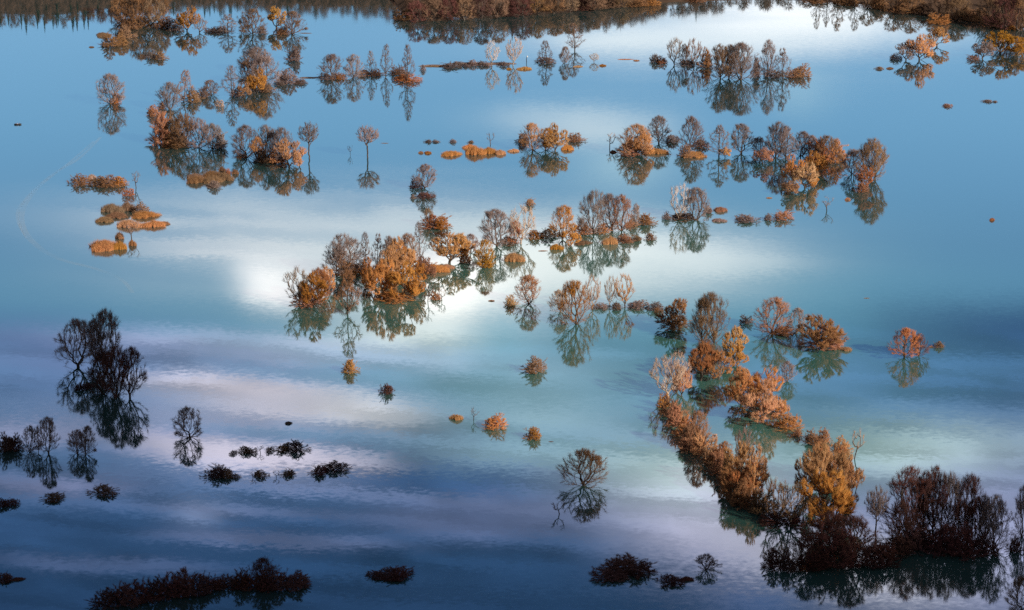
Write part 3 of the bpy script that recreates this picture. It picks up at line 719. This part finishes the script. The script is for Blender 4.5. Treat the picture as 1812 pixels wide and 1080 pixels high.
('in the scattered dark bushes at lower left', """
B d 413 808 16 12;B b 431 808 24 20;B b 445 808 20 18;S d 461 802 14 14;B b 478 804 16 14;B b 500 804 28 18;B d 525 810 46 32;B d 380 856 48 34;B b 400 853 30 26;B b 418 851 18 14;S d 448 846 16 12;B b 462 850 26 20;S d 489 845 14 13;
B b 508 848 28 18;B d 563 848 30 26;B d 594 842 46 28"""),
('in the tall dark group at left', "R m 139 649 70 86;R m 172 640 42 76;R m 190 648 60 102;R d 182 698 46 80;R d 206 702 56 94;R d 230 703 50 92;B d 143 691 26 14;B d 155 686 26 8"),
('in the dark row at the left edge', "B d 8 798 34 36;B d 24 798 32 32;R m 53 800 30 48;T m 68 800 16 46;R m 86 803 40 66;R m 137 803 34 44;R m 152 804 30 52"),
('alone in violet water below the tall dark group', "R m 336 773 48 54"),
('alone in the violet water left of centre', "B g 620 660 34 24;B d 683 697 28 20;M m 510 751 12 5"),
('in the short lit row at lower middle', "M g 808 744 22 10;S m 838 744 20 24;B o 876 760 42 27;B g 942 778 34 22;M d 975 783 10 2"),
('alone on the pale water below the middle', "B b 945 660 46 30"),
('alone at the lower middle', "R b 1033 860 76 66"),
('beside the lone tree at lower middle', "S d 990 910 26 28"),
('alone in the dark blue water at right', "R r 1601 632 50 54;R d 1626 630 32 40;B b 1661 616 20 12;M r 1648 615 6 3"),
]
ORD = ['first', 'second', 'third', 'fourth', 'fifth', 'sixth', 'seventh', 'eighth', 'ninth', 'tenth', 'eleventh', 'twelfth', 'thirteenth', 'fourteenth']
NUM = ['', '', 'two', 'three', 'four', 'five', 'six', 'seven', 'eight', 'nine', 'ten', 'eleven', 'twelve', 'thirteen', 'fourteen', 'fifteen']
def plural(nn):
    return nn + 's'
MIRRORED = ('alone on the left dark water', 'in the scattered dark bushes at lower left', 'in the dark dots at the bottom right', 'in the dark islet at bottom middle',
            'in the row of dots at upper middle', 'drifting alone in open water at upper right', 'at the bottom left edge', 'in the long dark bank at bottom left')
for place, text in CLUSTERS:
    rows_ = [(e.split()[0], e.split()[1], *map(float, e.split()[2:])) for e in text.replace('\n', '').split(';') if e.strip()]
    kinds = {}
    for i, e in enumerate(rows_): kinds.setdefault((COLOURS[e[1]], NAMES[e[0]][2]), []).append(i)
    for (cname, noun), ids in kinds.items():
        ids.sort(key=lambda i: rows_[i][2]); n = len(ids)
        by = sorted(ids, key=lambda i: -rows_[i][5] * (1 if noun.endswith('tree') or 'willow' in noun else rows_[i][4])); labels = {}
        size = lambda i: rows_[i][5] * (1 if noun.endswith('tree') or 'willow' in noun else rows_[i][4])
        big, small = ('tallest', 'shortest') if noun.endswith('tree') else ('largest', 'smallest')
        for j, i in enumerate(ids):
            if n == 1: labels[i] = f'{cname} {noun} {place}'
            elif n == 2 and size(by[0]) > 1.12 * size(by[1]):
                labels[i] = f'{"taller" if big == "tallest" else "larger"} of two {cname} {plural(noun)} {place}' if i == by[0] else f'{"shorter" if big == "tallest" else "smaller"} of two {cname} {plural(noun)} {place}'
            elif n > 2 and i == by[0] and size(by[0]) > 1.1 * size(by[1]): labels[i] = f'{big} of {NUM[n]} {cname} {plural(noun)} {place}'
            elif n > 2 and i == by[-1] and size(by[-2]) > 1.1 * size(by[-1]): labels[i] = f'{small} of {NUM[n]} {cname} {plural(noun)} {place}'
            elif j == 0: labels[i] = f'leftmost of {NUM[n]} {cname} {plural(noun)} {place}'
            elif j == n - 1: labels[i] = f'rightmost of {NUM[n]} {cname} {plural(noun)} {place}'
            else: labels[i] = f'{ORD[j]} from left of {NUM[n]} {cname} {plural(noun)} {place}'
        for i in ids:
            kd, mt, x, y, w, h = rows_[i]
            if place == 'in the dark grove at lower right' and y < 1050: y -= 8
            if place in MIRRORED and kd == 'B': k_ = .9 if 'bank' in place else .64; y, h, w = y - (1 - k_) * .83 * h, h * k_, w * 1.08    # box with its mirror image
            e = plant(kd, mt, x, y, w, h)
            grp = {'tree': 'trees', 'shrub': 'shrubs', 'grass tussock': 'grass tussocks'}[NAMES[kd][1]]
            lb = labels[i]
            if len(lb.split()) > 16: lb = lb.replace('feathery bare', 'feathery').replace('slender bare', 'slender').replace('bushy ', '').replace('low ', '').replace(' from left of ', ' of ', 0)
            if len(lb.split()) > 16: lb = lb.replace(' from left of ', ' of ').replace('clump cut by', 'clump at')
            tag(e, lb, NAMES[kd][1], f'{grp} {place}' if len(rows_) > 1 else None)

# the far-shore plants stand on the rising bank: lift them to its surface
# ------------------------------------------------------------------ stake, boat and its people
def simple_mat(name, c, rough=.6):
    m, t, o = new_mat(name); tcn = t.n.new('ShaderNodeTexCoord'); nz = t.noise(tcn.outputs['Object'], 6.0, 3.0)
    b = t.n.new('ShaderNodeBsdfPrincipled'); b.inputs['Roughness'].default_value = rough
    t._in(b.inputs['Base Color'], t.mix(nz, tuple(v * .8 for v in c) + (1,), tuple(min(1, v * 1.15) for v in c) + (1,))); t.l.new(b.outputs[0], o.inputs[0]); return m
DARK = simple_mat('dark_wood', (.018, .016, .02)); WHITE = simple_mat('white_paint', (.8, .8, .8)); NAVY = simple_mat('navy_cloth', (.015, .015, .035), .9)
PINK = simple_mat('pale_pink_cloth', (.85, .68, .80), .9); SKIN = simple_mat('skin', (.5, .3, .22)); HAIR = simple_mat('dark_hair', (.03, .025, .02), .9)
st = bpy.data.objects.new('stake', None); C.objects.link(st); st.location = at(932, 110)
tag(st, 'leaning dark stake with a white top beside the pale tree at top middle', 'stake')
Vp, Fp = tubes([(0, 0, -.6), (-.15, 0, 1.2), (-.1, 0, 2.4)], [(-.15, 0, 1.2), (-.1, 0, 2.4), (.3, 0, 3.1)], [.22, .2, .18], [.2, .18, .2], 8)
put_mesh('post', mesh_from('post', Vp, Fp, DARK, True), DARK, st)
Vp, Fp = tubes([(.25, 0, 3.0), (.35, 0, 3.35), (.4, 0, 3.75)], [(.35, 0, 3.35), (.4, 0, 3.75), (.42, 0, 3.95)], [.34, .42, .36], [.42, .36, .1], 10)
put_mesh('white_top', mesh_from('white_top', Vp, Fp, WHITE, True), WHITE, st)

bp = at(31.5, 221)
boat = bpy.data.objects.new('rowing_boat', None); C.objects.link(boat); boat.location = bp; boat.rotation_euler = (0, 0, R_(8))
tag(boat, 'small dark rowing boat carrying three people at the left edge', 'boat')
V, F = [], []; ns = 15
for i in range(ns):
    f = i / (ns - 1); X = -2.0 + 4.0 * f; wv = .62 * (1 - abs(2 * f - 1) ** 3.0) + .04; sh = .45 + .22 * abs(2 * f - 1) ** 2
    for (wy, wz) in ((-1, sh), (-.92, .1), (-.6, -.14), (0, -.2), (.6, -.14), (.92, .1), (1, sh), (.9, sh), (.8, .14), (.5, -.06), (0, -.1), (-.5, -.06), (-.8, .14), (-.9, sh)):
        V.append((X, wy * wv, wz))
nn_ = 14
for i in range(ns - 1):
    for j in range(nn_): F.append((i * nn_ + j, i * nn_ + (j + 1) % nn_, (i + 1) * nn_ + (j + 1) % nn_, (i + 1) * nn_ + j))
put_mesh('hull', mesh_from('hull', V, F, DARK, True), DARK, boat)
def box_vf(c, s):
    c, s = np.array(c), np.array(s) / 2
    Vb = np.array([(x, y, z) for x in (-1, 1) for y in (-1, 1) for z in (-1, 1)]) * s + c
    return Vb, np.array([(0, 1, 3, 2), (4, 6, 7, 5), (0, 4, 5, 1), (2, 3, 7, 6), (0, 2, 6, 4), (1, 5, 7, 3)])
for X in (-1.1, .1, 1.1):
    put_mesh('seat', mesh_from('seat', *box_vf((X, 0, .28), (.28, 1.24, .05)), DARK), DARK, boat)

def person(name, loc, rz, cloth, label, lean):
    """a seated figure: one skinned body, clothing and hair as children"""
    pe = bpy.data.objects.new(name, None); C.objects.link(pe); pe.location = loc; pe.rotation_euler = (0, 0, rz)
    tag(pe, label, 'person', 'people in the rowing boat')
    def skin(nm, pts, edges, rads, mat, root=0):
        me = bpy.data.meshes.new(nm); me.from_pydata(pts, edges, []); me.materials.append(mat)
        o = bpy.data.objects.new(nm, me); C.objects.link(o); o.parent = pe
        md = o.modifiers.new('skin', 'SKIN'); md.use_smooth_shade = True
        for sv, r in zip(me.skin_vertices[0].data, rads): sv.radius = (r, r)
        me.skin_vertices[0].data[root].use_root = True
        sb = o.modifiers.new('sub', 'SUBSURF'); sb.levels = 1; sb.render_levels = 2
        return o
    L = lean
    pts = [(0, 0, .08), (L * .5, 0, .32), (L, 0, .52), (L * 1.1, 0, .64), (L * 1.25, 0, .74), (L * 1.3, 0, .86)]; ed = [(0, 1), (1, 2), (2, 3), (3, 4), (4, 5)]; rd = [.13, .14, .15, .06, .09, .07]
    for s in (-1, 1):
        b = len(pts); pts += [(L, .18 * s, .5), (L + .12, .25 * s, .28), (L + .34, .2 * s, .2), (L + .42, .18 * s, .2)]; ed += [(2, b), (b, b + 1), (b + 1, b + 2), (b + 2, b + 3)]; rd += [.06, .05, .04, .035]
        b = len(pts); pts += [(.05, .1 * s, .08), (.42, .12 * s, .14), (.5, .12 * s, -.22), (.62, .12 * s, -.24)]; ed += [(0, b), (b, b + 1), (b + 1, b + 2), (b + 2, b + 3)]; rd += [.09, .075, .05, .045]
    skin('body', pts, ed, rd, SKIN)
    cp = [pts[0], pts[1], pts[2]]; ce = [(0, 1), (1, 2)]; cr_ = [.16, .17, .17]
    for s, b0 in ((-1, 6), (1, 14)):
        b = len(cp); cp += [pts[b0], pts[b0 + 1], tuple(np.array(pts[b0 + 1]) * .25 + np.array(pts[b0 + 2]) * .75)]; ce += [(2, b), (b, b + 1), (b + 1, b + 2)]; cr_ += [.08, .068, .055]
    skin('jacket', cp, ce, cr_, cloth)
    tp, te, tr_ = [pts[0]], [], [.15]
    for s, b0 in ((-1, 10), (1, 18)):
        b = len(tp); tp += [pts[b0], pts[b0 + 1], pts[b0 + 2]]; te += [(0, b), (b, b + 1), (b + 1, b + 2)]; tr_ += [.105, .09, .065]
    skin('trousers', tp, te, tr_, NAVY)
    skin('hair', [(L * 1.22, 0, .78), (L * 1.2, 0, .86), (L * 1.27, 0, .92)], [(0, 1), (1, 2)], [.08, .095, .06], HAIR)
BR = lambda X: bp + Vector((X * math.cos(R_(8)), X * math.sin(R_(8)), .33))
person('person', BR(-1.1), R_(8), NAVY, 'person in dark clothing sitting at the left end of the boat', .1)
person('person', BR(.1), R_(188), PINK, 'person in a pale pink top sitting in the middle of the boat', .14)
person('person', BR(1.1), R_(188), NAVY, 'person in dark clothing sitting at the right end of the boat', .12)

# faint trails on the water: an old curved one and the streak behind the boat
m, t, o = new_mat('ruffled_water')
tp_ = t.n.new('ShaderNodeBsdfTransparent'); df = t.n.new('ShaderNodeBsdfDiffuse'); df.inputs[0].default_value = (.85, .9, .92, 1)
gpos = t.n.new('ShaderNodeNewGeometry').outputs['Position']
mx = t.n.new('ShaderNodeMixShader'); t._in(mx.inputs[0], t.m('MULTIPLY', t.smooth(t.noise(gpos, .03, 3.0), .2, .7), .10)); t.l.new(tp_.outputs[0], mx.inputs[1]); t.l.new(df.outputs[0], mx.inputs[2]); t.l.new(mx.outputs[0], o.inputs[0])
RUF = m
def trail(pts, wpx):
    P_ = [at(x, y, .03) for x, y in pts]; Q = []
    for i in range(len(P_) - 1):
        p0, p1, p2, p3 = P_[max(i - 1, 0)], P_[i], P_[i + 1], P_[min(i + 2, len(P_) - 1)]
        for s in range(10):
            f = s / 10; Q.append(.5 * ((2 * p1) + (p2 - p0) * f + (2 * p0 - 5 * p1 + 4 * p2 - p3) * f * f + (3 * p1 - p0 - 3 * p2 + p3) * f ** 3))
    V, F = [], []
    for i, q in enumerate(Q):
        d = Q[min(i + 1, len(Q) - 1)] - Q[max(i - 1, 0)]; d.z = 0; d.normalize(); nrm = Vector((-d.y, d.x, 0)); wv = wpx * .32 * (.55 + .45 * math.sin(math.pi * i / (len(Q) - 1)))
        V += [q + nrm * wv, q - nrm * wv]
    F = [(2 * i, 2 * i + 1, 2 * i + 3, 2 * i + 2) for i in range(len(Q) - 1)]
    tag(put_mesh('boat_wake', mesh_from('boat_wake', [tuple(v) for v in V], F, RUF), RUF), kind='structure')
trail([(178, 243), (140, 280), (95, 308), (55, 345), (38, 380), (45, 412), (72, 440), (110, 460), (170, 476), (215, 495), (236, 520)], 5.0)
trail([(166, 250), (120, 290), (70, 328), (36, 365), (32, 392), (48, 424)], 3.0)
